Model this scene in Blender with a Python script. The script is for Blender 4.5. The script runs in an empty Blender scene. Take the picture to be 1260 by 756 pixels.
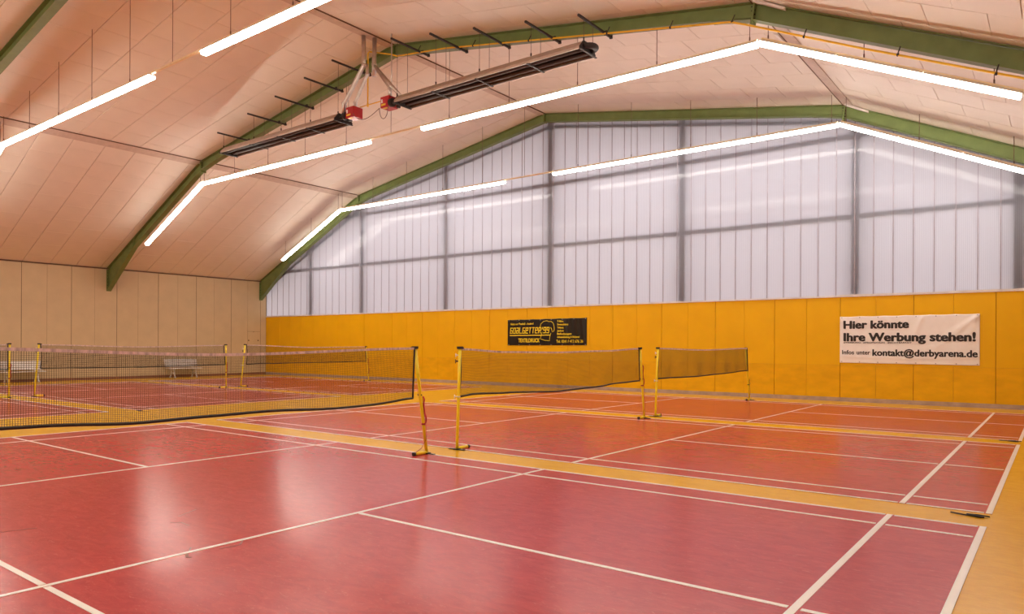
import bpy, math, random
from mathutils import Vector, Matrix
random.seed(7)
S = bpy.context.scene
COL = S.collection

# ------------------------------------------------------------------ camera
CX, CY, CZ, YAW, FPX, Y0, ROLL = 7.1997, -4.4365, 1.5642, 0.6523, 882.26, 425.98, 0.0048
cam_d = bpy.data.cameras.new('camera')
cam_d.sensor_width = 36.0
cam_d.lens = FPX / 1260.0 * 36.0
cam_d.shift_y = (Y0 - 378.0) / 1260.0
cam_d.clip_start, cam_d.clip_end = 0.05, 300
cam = bpy.data.objects.new('camera', cam_d)
COL.objects.link(cam)
cam.matrix_world = (Matrix.Translation((CX, CY, CZ)) @ Matrix.Rotation(YAW, 4, 'Z')
                    @ Matrix.Rotation(math.pi / 2, 4, 'X') @ Matrix.Rotation(ROLL, 4, 'Z'))
S.camera = cam

# ------------------------------------------------------------------ world (overcast daylight outside)
W = bpy.data.worlds.new('world')
S.world = W
W.use_nodes = True
bg = W.node_tree.nodes['Background']
bg.inputs[0].default_value = (0.95, 0.90, 0.95, 1)
bg.inputs[1].default_value = 2.2

# ------------------------------------------------------------------ exposure
S.view_settings.view_transform = 'Standard'
S.view_settings.look = 'None'
S.view_settings.gamma = 1.0
S.view_settings.use_curve_mapping = False
S.view_settings.exposure = 0.0
LAMP = 31.0                       # luminaire emission
LAMP_COL = (1.0, 0.925, 0.82, 1)

# ------------------------------------------------------------------ dimensions (metres)
XA = -8.15                       # ridge line
XL, XR = -26.4, 10.1             # side walls
KN = 10.46                       # ridge to knee
ZA, ZK, ZE = 10.27, 8.50, 4.93   # ridge, knee, eave
YF, YB = 18.0, -13.4             # gable wall, rear wall
XK1, XK2 = XA - KN, XA + KN
PITCH = 6.717                    # court to court
XC2 = -16.9                      # net line of the second row of courts
def zr(x):
    a = abs(x - XA)
    return ZA - a * (ZA - ZK) / KN if a < KN else ZK - (a - KN) * (ZK - ZE) / (XR - XA - KN)

def proj(p):
    dx, dy, dz = p[0] - CX, p[1] - CY, p[2] - CZ
    c, s = math.cos(YAW), math.sin(YAW)
    d = -dx * s + dy * c
    if d < 0.2:
        return None
    return 630 + FPX * (dx * c + dy * s) / d, Y0 - FPX * dz / d

# ------------------------------------------------------------------ mesh helpers
class MB:
    def __init__(self):
        self.v, self.f, self.sm = [], [], []
    def add(self, vs, fs, smooth=False):
        n = len(self.v)
        self.v += [tuple(p) for p in vs]
        self.f += [tuple(i + n for i in f) for f in fs]
        self.sm += [smooth] * len(fs)
        return self
    def box(self, x0, x1, y0, y1, z0, z1):
        vs = [(x0, y0, z0), (x1, y0, z0), (x1, y1, z0), (x0, y1, z0), (x0, y0, z1), (x1, y0, z1), (x1, y1, z1), (x0, y1, z1)]
        return self.add(vs, [(0, 3, 2, 1), (4, 5, 6, 7), (0, 1, 5, 4), (1, 2, 6, 5), (2, 3, 7, 6), (3, 0, 4, 7)])
    def hexa(self, vs):
        return self.add(vs, [(0, 3, 2, 1), (4, 5, 6, 7), (0, 1, 5, 4), (1, 2, 6, 5), (2, 3, 7, 6), (3, 0, 4, 7)])
    def prism_y(self, poly, y0, y1):
        """polygon in (x, z) extruded along y"""
        n = len(poly)
        vs = [(x, y0, z) for x, z in poly] + [(x, y1, z) for x, z in poly]
        fs = [tuple(range(n)), tuple(range(2 * n - 1, n - 1, -1))]
        fs += [(i, i + n, (i + 1) % n + n, (i + 1) % n) for i in range(n)]
        return self.add(vs, fs)
    def prism_x(self, poly, x0, x1):
        n = len(poly)
        vs = [(x0, y, z) for y, z in poly] + [(x1, y, z) for y, z in poly]
        fs = [tuple(range(n)), tuple(range(2 * n - 1, n - 1, -1))]
        fs += [(i, i + n, (i + 1) % n + n, (i + 1) % n) for i in range(n)]
        return self.add(vs, fs)
    def tube(self, pts, r, n=8, caps=True, smooth=True):
        pts = [Vector(p) for p in pts]
        rs = r if isinstance(r, (list, tuple)) else [r] * len(pts)
        base = len(self.v)
        ref = None
        for i, p in enumerate(pts):
            a = pts[max(i - 1, 0)]
            b = pts[min(i + 1, len(pts) - 1)]
            t = (b - a).normalized()
            if ref is None:
                ref = Vector((0, 0, 1)) if abs(t.z) < 0.9 else Vector((1, 0, 0))
            u = (ref - t * ref.dot(t)).normalized()
            w = t.cross(u)
            ref = u
            for k in range(n):
                an = 2 * math.pi * k / n
                self.v.append(tuple(p + (u * math.cos(an) + w * math.sin(an)) * rs[i]))
        for i in range(len(pts) - 1):
            for k in range(n):
                a = base + i * n + k
                b = base + i * n + (k + 1) % n
                self.f.append((a, b, b + n, a + n))
                self.sm.append(smooth)
        if caps:
            self.f.append(tuple(base + k for k in range(n - 1, -1, -1)))
            self.sm.append(False)
            e = base + (len(pts) - 1) * n
            self.f.append(tuple(e + k for k in range(n)))
            self.sm.append(False)
        return self
    def bar(self, a, b, wy, th):
        """flat plate lying between two (x, z) points, wy wide in y (y0, y1), th thick below the line"""
        (x0, z0), (x1, z1) = a, b
        y0, y1 = wy
        L = math.hypot(x1 - x0, z1 - z0)
        nx, nz = (z1 - z0) / L * th, -(x1 - x0) / L * th
        return self.prism_y([(x0, z0), (x1, z1), (x1 + nx, z1 + nz), (x0 + nx, z0 + nz)], y0, y1)
    def mesh(self, name):
        me = bpy.data.meshes.new(name)
        me.from_pydata(self.v, [], self.f)
        me.polygons.foreach_set('use_smooth', self.sm)
        me.update()
        import bmesh
        bm = bmesh.new()
        bm.from_mesh(me)
        bmesh.ops.recalc_face_normals(bm, faces=bm.faces)
        bm.to_mesh(me)
        bm.free()
        return me

def obj(name, mb, mat, parent=None, bevel=0.0):
    me = mb.mesh(name) if isinstance(mb, MB) else mb
    if mat is not None and not me.materials:
        me.materials.append(mat)
    o = bpy.data.objects.new(name, me)
    COL.objects.link(o)
    if parent:
        o.parent = parent
    if bevel:
        m = o.modifiers.new('bevel', 'BEVEL')
        m.width = bevel
        m.segments = 2
        m.limit_method = 'ANGLE'
    return o

def thing(name, label, cat, loc=(0, 0, 0), rz=0.0, group=None):
    o = bpy.data.objects.new(name, None)
    COL.objects.link(o)
    o.location = loc
    o.rotation_euler = (0, 0, rz)
    o.empty_display_size = 0.1
    tag(o, label, cat, group)
    return o
def tag(o, label, cat, group=None):
    o['label'] = label
    o['category'] = cat
    if group:
        o['group'] = group
    return o
def struct(o):
    o['kind'] = 'structure'
    return o
def stuff(o):
    o['kind'] = 'stuff'
    return o

# ------------------------------------------------------------------ materials
def mat_new(name):
    m = bpy.data.materials.new(name)
    m.use_nodes = True
    nt = m.node_tree
    return m, nt, nt.nodes['Principled BSDF']
def mat(name, col, rough=0.6, metal=0.0, var=0.08, scale=6.0, bump=0.0, spec=0.5, stretch=(1, 1, 1), detail=4.0, bscale=None):
    m, nt, b = mat_new(name)
    b.inputs['Roughness'].default_value = rough
    b.inputs['Metallic'].default_value = metal
    b.inputs['Specular IOR Level'].default_value = spec
    tc = nt.nodes.new('ShaderNodeTexCoord')
    mp = nt.nodes.new('ShaderNodeMapping')
    mp.inputs['Scale'].default_value = stretch
    nt.links.new(tc.outputs['Object'], mp.inputs['Vector'])
    nz = nt.nodes.new('ShaderNodeTexNoise')
    nz.inputs['Scale'].default_value = scale
    nz.inputs['Detail'].default_value = detail
    nt.links.new(mp.outputs[0], nz.inputs['Vector'])
    r = nt.nodes.new('ShaderNodeValToRGB')
    r.color_ramp.elements[0].position = 0.3
    r.color_ramp.elements[1].position = 0.7
    r.color_ramp.elements[0].color = tuple(c * (1 - var) for c in col) + (1,)
    r.color_ramp.elements[1].color = tuple(min(1, c * (1 + var)) for c in col) + (1,)
    nt.links.new(nz.outputs['Fac'], r.inputs[0])
    nt.links.new(r.outputs[0], b.inputs['Base Color'])
    if bump:
        nb = nz
        if bscale:
            nb = nt.nodes.new('ShaderNodeTexNoise')
            nb.inputs['Scale'].default_value = bscale
            nb.inputs['Detail'].default_value = 3
            nt.links.new(mp.outputs[0], nb.inputs['Vector'])
        bp = nt.nodes.new('ShaderNodeBump')
        bp.inputs['Strength'].default_value = bump
        bp.inputs['Distance'].default_value = 0.02
        nt.links.new(nb.outputs['Fac'], bp.inputs['Height'])
        nt.links.new(bp.outputs[0], b.inputs['Normal'])
    return m

def lino(name, dark, light, vein, rough):
    """marbled linoleum: streaky veins on a cloudy ground, satin polish"""
    m, nt, b = mat_new(name)
    N, L = nt.nodes, nt.links
    tc = N.new('ShaderNodeTexCoord')
    mp = N.new('ShaderNodeMapping')
    mp.inputs['Scale'].default_value = (0.6, 1.5, 1)
    mp.inputs['Rotation'].default_value = (0, 0, 0.12)
    L.new(tc.outputs['Object'], mp.inputs['Vector'])
    n1 = N.new('ShaderNodeTexNoise')
    n1.inputs['Scale'].default_value = 8.0
    n1.inputs['Detail'].default_value = 8
    n1.inputs['Roughness'].default_value = 0.68
    n1.inputs['Distortion'].default_value = 0.9
    L.new(mp.outputs[0], n1.inputs['Vector'])
    r1 = N.new('ShaderNodeValToRGB')
    r1.color_ramp.elements[0].position = 0.34
    r1.color_ramp.elements[0].color = dark + (1,)
    r1.color_ramp.elements[1].position = 0.68
    r1.color_ramp.elements[1].color = light + (1,)
    L.new(n1.outputs['Fac'], r1.inputs[0])
    n2 = N.new('ShaderNodeTexNoise')
    n2.inputs['Scale'].default_value = 24.0
    n2.inputs['Detail'].default_value = 6
    n2.inputs['Distortion'].default_value = 1.6
    L.new(mp.outputs[0], n2.inputs['Vector'])
    r2 = N.new('ShaderNodeValToRGB')
    r2.color_ramp.elements[0].position = 0.60
    r2.color_ramp.elements[0].color = (0, 0, 0, 1)
    r2.color_ramp.elements[1].position = 0.74
    r2.color_ramp.elements[1].color = (0.75, 0.75, 0.75, 1)
    L.new(n2.outputs['Fac'], r2.inputs[0])
    mx = N.new('ShaderNodeMix')
    mx.data_type = 'RGBA'
    L.new(r2.outputs[0], mx.inputs[0])
    L.new(r1.outputs[0], mx.inputs[6])
    mx.inputs[7].default_value = vein + (1,)
    L.new(mx.outputs[2], b.inputs['Base Color'])
    n3 = N.new('ShaderNodeTexNoise')
    n3.inputs['Scale'].default_value = 2.2
    n3.inputs['Detail'].default_value = 5
    L.new(tc.outputs['Object'], n3.inputs['Vector'])
    mr = N.new('ShaderNodeMapRange')
    mr.inputs['To Min'].default_value = rough * 0.75
    mr.inputs['To Max'].default_value = rough * 1.35
    L.new(n3.outputs['Fac'], mr.inputs['Value'])
    L.new(mr.outputs[0], b.inputs['Roughness'])
    b.inputs['Specular IOR Level'].default_value = 0.16
    bp = N.new('ShaderNodeBump')
    bp.inputs['Strength'].default_value = 0.055
    bp.inputs['Distance'].default_value = 0.01
    L.new(n2.outputs['Fac'], bp.inputs['Height'])
    L.new(bp.outputs[0], b.inputs['Normal'])
    return m

M = {}
M['red'] = lino('red_linoleum', (0.39, 0.032, 0.040), (0.52, 0.052, 0.056), (0.58, 0.100, 0.098), 0.195)
M['yellow'] = lino('yellow_linoleum', (0.70, 0.38, 0.016), (0.80, 0.455, 0.022), (0.84, 0.50, 0.035), 0.195)
M['line'] = mat('line_white', (0.88, 0.88, 0.84), 0.25, var=0.03, scale=3)
M['ceil'] = mat('ceiling_panel_white', (0.78, 0.715, 0.615), 0.42, var=0.03, scale=1.2, bump=0.04, bscale=2.0)
M['deck'] = mat('ceiling_joint_brown', (0.16, 0.10, 0.07), 0.9)
M['green'] = mat('frame_green', (0.165, 0.225, 0.070), 0.45, var=0.12, scale=3)
M['beige'] = mat('beige_board', (0.61, 0.48, 0.285), 0.6, var=0.04, scale=2.0, bump=0.03)
M['beige_back'] = mat('beige_joint', (0.16, 0.11, 0.07), 0.9)
M['orange'] = mat('orange_board', (0.82, 0.455, 0.003), 0.45, var=0.03, scale=1.5, bump=0.03, spec=0.2)
M['orange_low'] = mat('orange_board_scuffed', (0.78, 0.415, 0.003), 0.45, spec=0.2, var=0.08, scale=2.6, bump=0.04, stretch=(1, 1, 2.2))
M['orange_back'] = mat('orange_joint', (0.42, 0.16, 0.01), 0.9)
M['skirt'] = mat('skirting_grey', (0.42, 0.30, 0.24), 0.55, var=0.15, scale=5)
M['skirt_brown'] = mat('skirting_brown', (0.28, 0.12, 0.06), 0.5, var=0.15, scale=5)
M['ledge'] = mat('ledge_white', (0.74, 0.70, 0.66), 0.6, var=0.10, scale=4)
M['steel'] = mat('steel_grey', (0.10, 0.11, 0.14), 0.6)
M['knee'] = mat('cover_strip', (0.60, 0.50, 0.42), 0.6, var=0.08)
M['yellow_paint'] = mat('post_yellow', (0.95, 0.77, 0.02), 0.35, var=0.04)
M['black'] = mat('black_plastic', (0.018, 0.017, 0.016), 0.5)
M['net'] = mat('net_cord', (0.018, 0.012, 0.009), 0.8)
M['tape'] = mat('net_tape_white', (0.62, 0.50, 0.50), 0.7, var=0.40, scale=22, stretch=(1, 1, .3))
M['strap'] = mat('strap_red', (0.42, 0.018, 0.035), 0.6)
M['bench'] = mat('bench_white', (0.80, 0.78, 0.74), 0.45, var=0.04)
M['metal'] = mat('galvanised', (0.62, 0.58, 0.55), 0.32, metal=0.9, var=0.10, scale=9)
M['hood'] = mat('heater_hood', (0.55, 0.47, 0.42), 0.35, metal=0.75, var=0.12, scale=4)
M['tubes'] = mat('heater_tube', (0.05, 0.03, 0.025), 0.6, metal=0.0, var=0.2, scale=5)
M['bracket'] = mat('bracket_dark', (0.035, 0.03, 0.03), 0.6, spec=0.3)
M['burner'] = mat('burner_red', (0.42, 0.015, 0.025), 0.35)
M['label_y'] = mat('label_yellow', (0.85, 0.60, 0.05), 0.5)
M['label_w'] = mat('label_white', (0.85, 0.83, 0.80), 0.5)
M['gas'] = mat('gas_pipe_yellow', (0.82, 0.50, 0.02), 0.4)
M['wire'] = mat('hanger_wire', (0.16, 0.11, 0.09), 0.5, metal=0.3)
M['chain'] = mat('hanger_chain', (0.20, 0.12, 0.09), 0.5, metal=0.3)
M['rail'] = mat('light_rail_cream', (0.92, 0.80, 0.55), 0.45)
M['housing'] = mat('light_housing_white', (0.85, 0.83, 0.80), 0.4, var=0.02)
M['banner_w'] = mat('banner_white', (0.90, 0.88, 0.85), 0.38, var=0.02)
M['banner_k'] = mat('banner_black', (0.012, 0.009, 0.007), 0.24, var=0.1)
M['ink'] = mat('ink_black', (0.018, 0.015, 0.014), 0.5)
M['print_y'] = mat('print_yellow', (0.95, 0.72, 0.01), 0.5)
M['eyelet'] = mat('eyelet_metal', (0.45, 0.43, 0.40), 0.35, metal=0.8)
M['ground'] = mat('unseen_warm_ground', (0.60, 0.51, 0.40), 0.9)
M['scuff'] = mat('scuff_dark_red', (0.20, 0.012, 0.018), 0.4)
M['plug'] = mat('hole_dark', (0.10, 0.055, 0.03), 0.8)
M['seam'] = mat('panel_seam', (0.42, 0.38, 0.44), 0.5)

def emit_mat():
    m, nt, b = mat_new('lamp_diffuser')
    b.inputs['Base Color'].default_value = (0.9, 0.9, 0.9, 1)
    b.inputs['Emission Color'].default_value = LAMP_COL
    b.inputs['Emission Strength'].default_value = LAMP
    return m
M['lamp'] = emit_mat()

def poly_mat():
    """ribbed milky multiwall polycarbonate: scatters daylight through, glossy skin"""
    m, nt, b = mat_new('milky_polycarbonate')
    N, L = nt.nodes, nt.links
    tc = N.new('ShaderNodeTexCoord')
    wv = N.new('ShaderNodeTexWave')
    wv.bands_direction = 'X'
    wv.inputs['Scale'].default_value = 7.0
    wv.inputs['Distortion'].default_value = 0.4
    wv.inputs['Detail'].default_value = 2
    L.new(tc.outputs['Object'], wv.inputs['Vector'])
    r = N.new('ShaderNodeValToRGB')
    r.color_ramp.elements[0].color = (0.70, 0.68, 0.70, 1)
    r.color_ramp.elements[1].color = (0.80, 0.785, 0.80, 1)
    L.new(wv.outputs['Fac'], r.inputs[0])
    b.inputs['Roughness'].default_value = 0.10
    b.inputs['Specular IOR Level'].default_value = 0.6
    b.inputs['Base Color'].default_value = (0.50, 0.53, 0.64, 1)
    bp = N.new('ShaderNodeBump')
    bp.inputs['Strength'].default_value = 0.10
    bp.inputs['Distance'].default_value = 0.01
    L.new(wv.outputs['Fac'], bp.inputs['Height'])
    L.new(bp.outputs[0], b.inputs['Normal'])
    tr = N.new('ShaderNodeBsdfTranslucent')
    L.new(r.outputs[0], tr.inputs['Color'])
    mx = N.new('ShaderNodeMixShader')
    mx.inputs[0].default_value = 0.74
    L.new(b.outputs[0], mx.inputs[1])
    L.new(tr.outputs[0], mx.inputs[2])
    L.new(mx.outputs[0], nt.nodes['Material Output'].inputs['Surface'])
    return m
M['poly'] = poly_mat()

# ================================================================== STRUCTURE
# ---- floor
floor = struct(obj('floor', MB().box(XL - .1, XR + .1, YB - .1, YF + .1, -0.15, 0.0), M['yellow']))
struct(obj('ground', MB().box(XL - 30, XR + 30, YF + 0.4, YF + 60, -0.25, -0.15), M['ground']))  # unseen ground, added with a warm tone to tint light in the sheets

ZC, ZLN = 0.003, 0.0055
def line_box(x0, x1, y0, y1):
    obj('court_line', MB().box(x0, x1, y0, y1, ZC - .001, ZLN), M['line'], floor)
LW, LT = 0.042, 0.051
for xc in (0.0, XC2):
    for k in (-1, 0, 1, 2):
        yc = k * PITCH
        obj('court_surface', MB().box(xc - 6.70, xc + 6.70, yc - 3.05, yc + 3.05, -0.01, ZC), M['red'], floor)
        xs = [(-6.70, LT), (-5.945, LT), (-2.01, LW), (2.01, LW), (5.945, LT), (6.70, LT)]
        ab = []
        for x, w in xs:                                   # lines across the court
            if abs(x) > 6.5:
                a, b = (x, x + w) if x < 0 else (x - w, x)
            else:
                a, b = x - w / 2, x + w / 2
            ab.append((a, b))
            line_box(xc + a, xc + b, yc - 3.05, yc + 3.05)
        G = 0.013
        for y, w in ((-3.05 + LW / 2, LW), (-2.59, LW), (2.59, LW), (3.05 - LW / 2, LW)):
            for i in range(len(ab) - 1):                  # side lines, broken where they meet a cross line
                line_box(xc + ab[i][1] + G, xc + ab[i + 1][0] - G, yc + y - w / 2, yc + y + w / 2)
        for i in (0, 1, 3, 4):                            # centre line
            line_box(xc + ab[i][1] + G, xc + ab[i + 1][0] - G, yc - LW / 2, yc + LW / 2)

# scuffs in the lino
def scuff(pts, w):
    mb = MB()
    P = [Vector((p[0], p[1], 0)) for p in pts]
    for a, b in zip(P[:-1], P[1:]):
        n = (b - a).normalized().cross(Vector((0, 0, 1))) * w / 2
        mb.hexa([tuple(q + Vector((0, 0, z))) for z in (ZC - .001, ZC + .0012) for q in (a - n, b - n, b + n, a + n)])
    obj('scuff_mark', mb, M['scuff'], floor)
scuff([(2.045, -1.66), (2.12, -1.70), (2.15, -1.685)], 0.022)
scuff([(1.98, -1.61), (1.90, -1.55)], 0.010)
scuff([(2.10, -1.43), (2.13, -1.33), (2.12, -1.27)], 0.012)
scuff([(2.12, -1.27), (1.98, -1.15)], 0.016)
scuff([(0.85, -1.10), (0.72, -0.86)], 0.007)
scuff([(1.02, -1.26), (1.10, -1.20), (1.25, -1.21)], 0.006)
scuff([(0.25, -2.3), (0.32, -2.05)], 0.008)

# ---- far gable wall: boarded base, polycarbonate above
wall_far = struct(obj('wall_far', MB().box(XL - .1, XR + .1, YF, YF + 0.08, 0.0, 3.03), M['orange_back']))
x = 0.236 - 0.9415 * 28
edges = []
while x < XR:
    edges.append(max(x, XL))
    x += 0.9415
edges = [XL] + [e for e in edges if e > XL + .2] + [XR]
for i in range(len(edges) - 1):
    a, b = edges[i], edges[i + 1]
    ga = 0.007 if i % 2 else 0.003
    gb = 0.003 if i % 2 else 0.007
    d = random.uniform(-.002, .002)
    obj('wall_board', MB().box(a + ga, b - gb, YF - 0.04 + d, YF + 0.005, 1.055, 3.03), M['orange'], wall_far)
    obj('wall_board', MB().box(a + ga, b - gb, YF - 0.042 + d, YF + 0.005, 0.02, 1.052), M['orange_low'], wall_far)
struct(obj('baseboard_far', MB().box(XL + .03, XR - .03, YF - 0.065, YF - 0.03, 0.0, 0.115), M['skirt']))
ledge = MB()
xx = XL + .02
while xx < XR - .02:
    e = min(xx + random.uniform(1.2, 2.6), XR - .02)
    ledge.box(xx, e, YF - 0.07 + random.uniform(-.006, .006), YF + .02, 3.03, 3.085 + random.uniform(-.012, .014))
    xx = e
struct(obj('trim_1', ledge, M['ledge']))
# polycarbonate sheets 0.5 m wide
PW = 0.4985
x = 2.985 - PW * 59
while x < XR - 0.01:
    a, b = max(x, XL), min(x + PW, XR)
    if b - a > 0.05:
        g = 0.004
        tops = [(a + g, zr(a + g)), (b - g, zr(b - g))]
        for br in (XK1, XA, XK2):
            if a + g < br < b - g:
                tops.insert(1, (br, zr(br)))
        poly = [(a + g, 3.06), (b - g, 3.06)] + [(px, pz - .01) for px, pz in reversed(tops)]
        obj('polycarbonate_sheet', MB().prism_y(poly, YF - 0.012, YF + 0.004), M['poly'], wall_far)
        obj('sheet_joint', MB().box(b - 0.010, b + 0.010, YF - 0.020, YF + 0.012, 3.06, zr(b) - .02), M['seam'], wall_far)
    x += PW
# steel behind the sheets
for dx in (-14.5, -10.65, -5.33, 0, 5.33, 10.65, 14.5):
    xx = XA + dx
    obj('column', MB().box(xx - .11, xx + .11, YF + 0.02, YF + 0.045, 3.0, zr(xx) - .05)
        .box(xx - .11, xx + .11, YF + 0.30, YF + 0.325, 3.0, zr(xx) - .05)
        .box(xx - .01, xx + .01, YF + 0.04, YF + 0.31, 3.0, zr(xx) - .05), M['steel'], wall_far)
for z, xa, xb in ((5.35, XL + .8, XR - .8), (7.68, XK1 - 1.7, XK2 + 1.7)):
    obj('girt', MB().box(xa, xb, YF + 0.015, YF + 0.07, z - .07, z + .07), M['steel'], wall_far)
for (xa, xb) in ((XL, XK1), (XK1, XA), (XA, XK2), (XK2, XR)):
    obj('edge_rafter', MB().bar((xa, zr(xa) - .34), (xb, zr(xb) - .34), (YF + .015, YF + .09), .12), M['steel'], wall_far)

# ---- side and rear walls
def board_wall(name, x, side, joints, zt):
    w = struct(obj(name, MB().box(x - .1 if side < 0 else x + .012, x - .012 if side < 0 else x + .1, YB - .1, YF + .05, 0, zt), M['beige_back']))
    for i in range(len(joints) - 1):
        a, b = joints[i], joints[i + 1]
        ga, gb = (0.004, 0.011) if i % 2 else (0.011, 0.004)
        d = random.uniform(-.002, .002)
        x0, x1 = (x - .02, x + d) if side < 0 else (x + d, x + .02)
        obj('wall_board', MB().box(x0, x1, a + ga, b - gb, 0.02, zt - .035), M['beige'], w)
    return w
jl = [6.632 + .9305 * k for k in range(-21, 12)] + [17.62, YF - .045]
wall_left = board_wall('wall_left', XL, -1, [YB] + [j for j in jl if j > YB + .2], ZE)
wall_right = board_wall('wall_right', XR, 1, [YB] + [j for j in jl if j > YB + .2], ZE)
struct(obj('baseboard_left', MB().box(XL, XL + .025, YB, YF - .07, 0, 0.11), M['skirt_brown']))
struct(obj('baseboard_right', MB().box(XR - .025, XR, YB, YF - .07, 0, 0.11), M['skirt_brown']))
struct(obj('trim_2', MB().box(XL, XL + .03, YB, YF - .05, ZE - .045, ZE - .005), M['deck']))
rear = MB().prism_y([(XL - .1, 0), (XR + .1, 0), (XR + .1, ZE), (XK2, ZK), (XA, ZA), (XK1, ZK), (XL - .1, ZE)], YB - .1, YB)
struct(obj('wall_rear', rear, M['beige']))
# bolts and little hatch lines on the last board of the left wall
for (y, z) in ((16.93, 1.79), (17.485, 1.79), (17.22, 2.24)):
    obj('bolt_hole', MB().tube([(XL - .005, y, z), (XL + .008, y, z)], .035 if z < 2 else .022, 10), M['plug'], wall_left)
obj('hatch_joint', MB().box(XL, XL + .004, 16.86, 17.6, 2.252, 2.262), M['plug'], wall_left)

# ---- ceiling: four slopes of ~1 m boards in staggered rows
def slope(xa, xb, stepx, off, name='ceiling'):
    za, zb = zr(xa), zr(xb)
    L = math.hypot(xb - xa, zb - za)
    sx = L / (xb - xa)
    ang = -math.atan2(zb - za, xb - xa)
    n = Vector((-(zb - za), 0, xb - xa)).normalized()
    deck = MB()
    ea, eb = (xa - .3 if xa == XL else xa), (xb + .3 if xb == XR else xb)
    g_ = (zb - za) / (xb - xa)
    fa, fb = za + (ea - xa) * g_, zb + (eb - xb) * g_
    deck.prism_y([(ea, fa + .03), (eb, fb + .03), (eb, fb + .13), (ea, fa + .13)], YB - .1, YF + 1.3)  # runs past the gable as an unseen overhang added to shade the sheets
    root = struct(obj(name, deck, M['deck']))
    cache = {}
    rest = MB()
    y = 0.65 - 15
    r = 0
    while y < YF:
        y0, y1 = max(y, YB), min(y + 1.0, YF + .02)
        if y1 - y0 > .05:
            xs = [xa]
            xj = off + (stepx / 2 if r % 2 else 0)
            xj -= math.floor((xj - xa) / stepx) * stepx
            while xj < xb - .08:
                if xj > xa + .08:
                    xs.append(xj)
                xj += stepx
            xs.append(xb)
            for a, b in zip(xs[:-1], xs[1:]):
                ln, wd = (b - a) * sx - .008, y1 - y0 - .013
                cx, cy = (a + b) / 2, (y0 + y1) / 2
                cz = zr(cx) if abs(cx - xa) > 1e-6 else za
                p = proj((cx, cy, cz))
                dz = random.uniform(0, .004)
                M4 = Matrix.Translation((cx, cy, cz)) @ Matrix.Rotation(ang, 4, 'Y') @ Matrix.Rotation(random.uniform(-.002, .002), 4, 'X') @ Matrix.Translation((0, 0, dz))
                if p and -70 < p[0] < 1330 and -70 < p[1] < 800:
                    key = (round(ln, 3), round(wd, 3))
                    if key not in cache:
                        c = 0.004
                        mb = MB()
                        h, w2 = ln / 2, wd / 2
                        mb.hexa([(-h + c, -w2 + c, 0), (h - c, -w2 + c, 0), (h - c, w2 - c, 0), (-h + c, w2 - c, 0),
                                 (-h, -w2, c), (h, -w2, c), (h, w2, c), (-h, w2, c)])
                        mb.add([(-h, -w2, c), (h, -w2, c), (h, w2, c), (-h, w2, c), (-h, -w2, .03), (h, -w2, .03), (h, w2, .03), (-h, w2, .03)],
                               [(0, 1, 5, 4), (1, 2, 6, 5), (2, 3, 7, 6), (3, 0, 4, 7)])
                        cache[key] = mb.mesh('ceiling_board')
                        cache[key].materials.append(M['ceil'])
                    o = bpy.data.objects.new('ceiling_board', cache[key])
                    COL.objects.link(o)
                    o.parent = root
                    o.matrix_world = M4
                else:
                    h, w2 = ln / 2, wd / 2
                    rest.hexa([tuple(M4 @ Vector(q)) for q in ((-h, -w2, 0), (h, -w2, 0), (h, w2, 0), (-h, w2, 0), (-h, -w2, .03), (h, -w2, .03), (h, w2, .03), (-h, w2, .03))])
        y += 1.0
        r += 1
    if rest.v:
        stuff(obj('ceiling_boards', rest, M['ceil'], root))
    return root
ceil_ls = slope(XL, XK1, 0.89, -24.63)
ceil_lc = slope(XK1, XA, 0.988, -12.2)
ceil_rc = slope(XA, XK2, 0.988, -4.0)
ceil_rs = slope(XK2, XR, 0.89, 4.96)
# cover strips along knees and ridge
for i, (xx, zz, wl, wr) in enumerate(((XK1, ZK, .26, .05), (XA, ZA, .20, .05), (XK2, ZK, .05, .24))):
    mb = MB()
    a, b = xx - wl, xx + wr
    mb.prism_y([(a, zr(a) - .002), (xx, zz - .004), (b, zr(b) - .002), (b, zr(b) - .022), (xx, zz - .030), (a, zr(a) - .022)], YB, YF - .02)
    struct(obj('trim_%d' % (i + 3), mb, M['knee']))
    mb = MB()
    e = b if wl > wr else a
    mb.box(e - .012, e + .012, YB, YF - .02, zr(e) - .030, zr(e) + .0)
    struct(obj('trim_%d' % (i + 6), mb, M['deck']))  # dark strip standing in for the shadow gap at the edge

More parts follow.
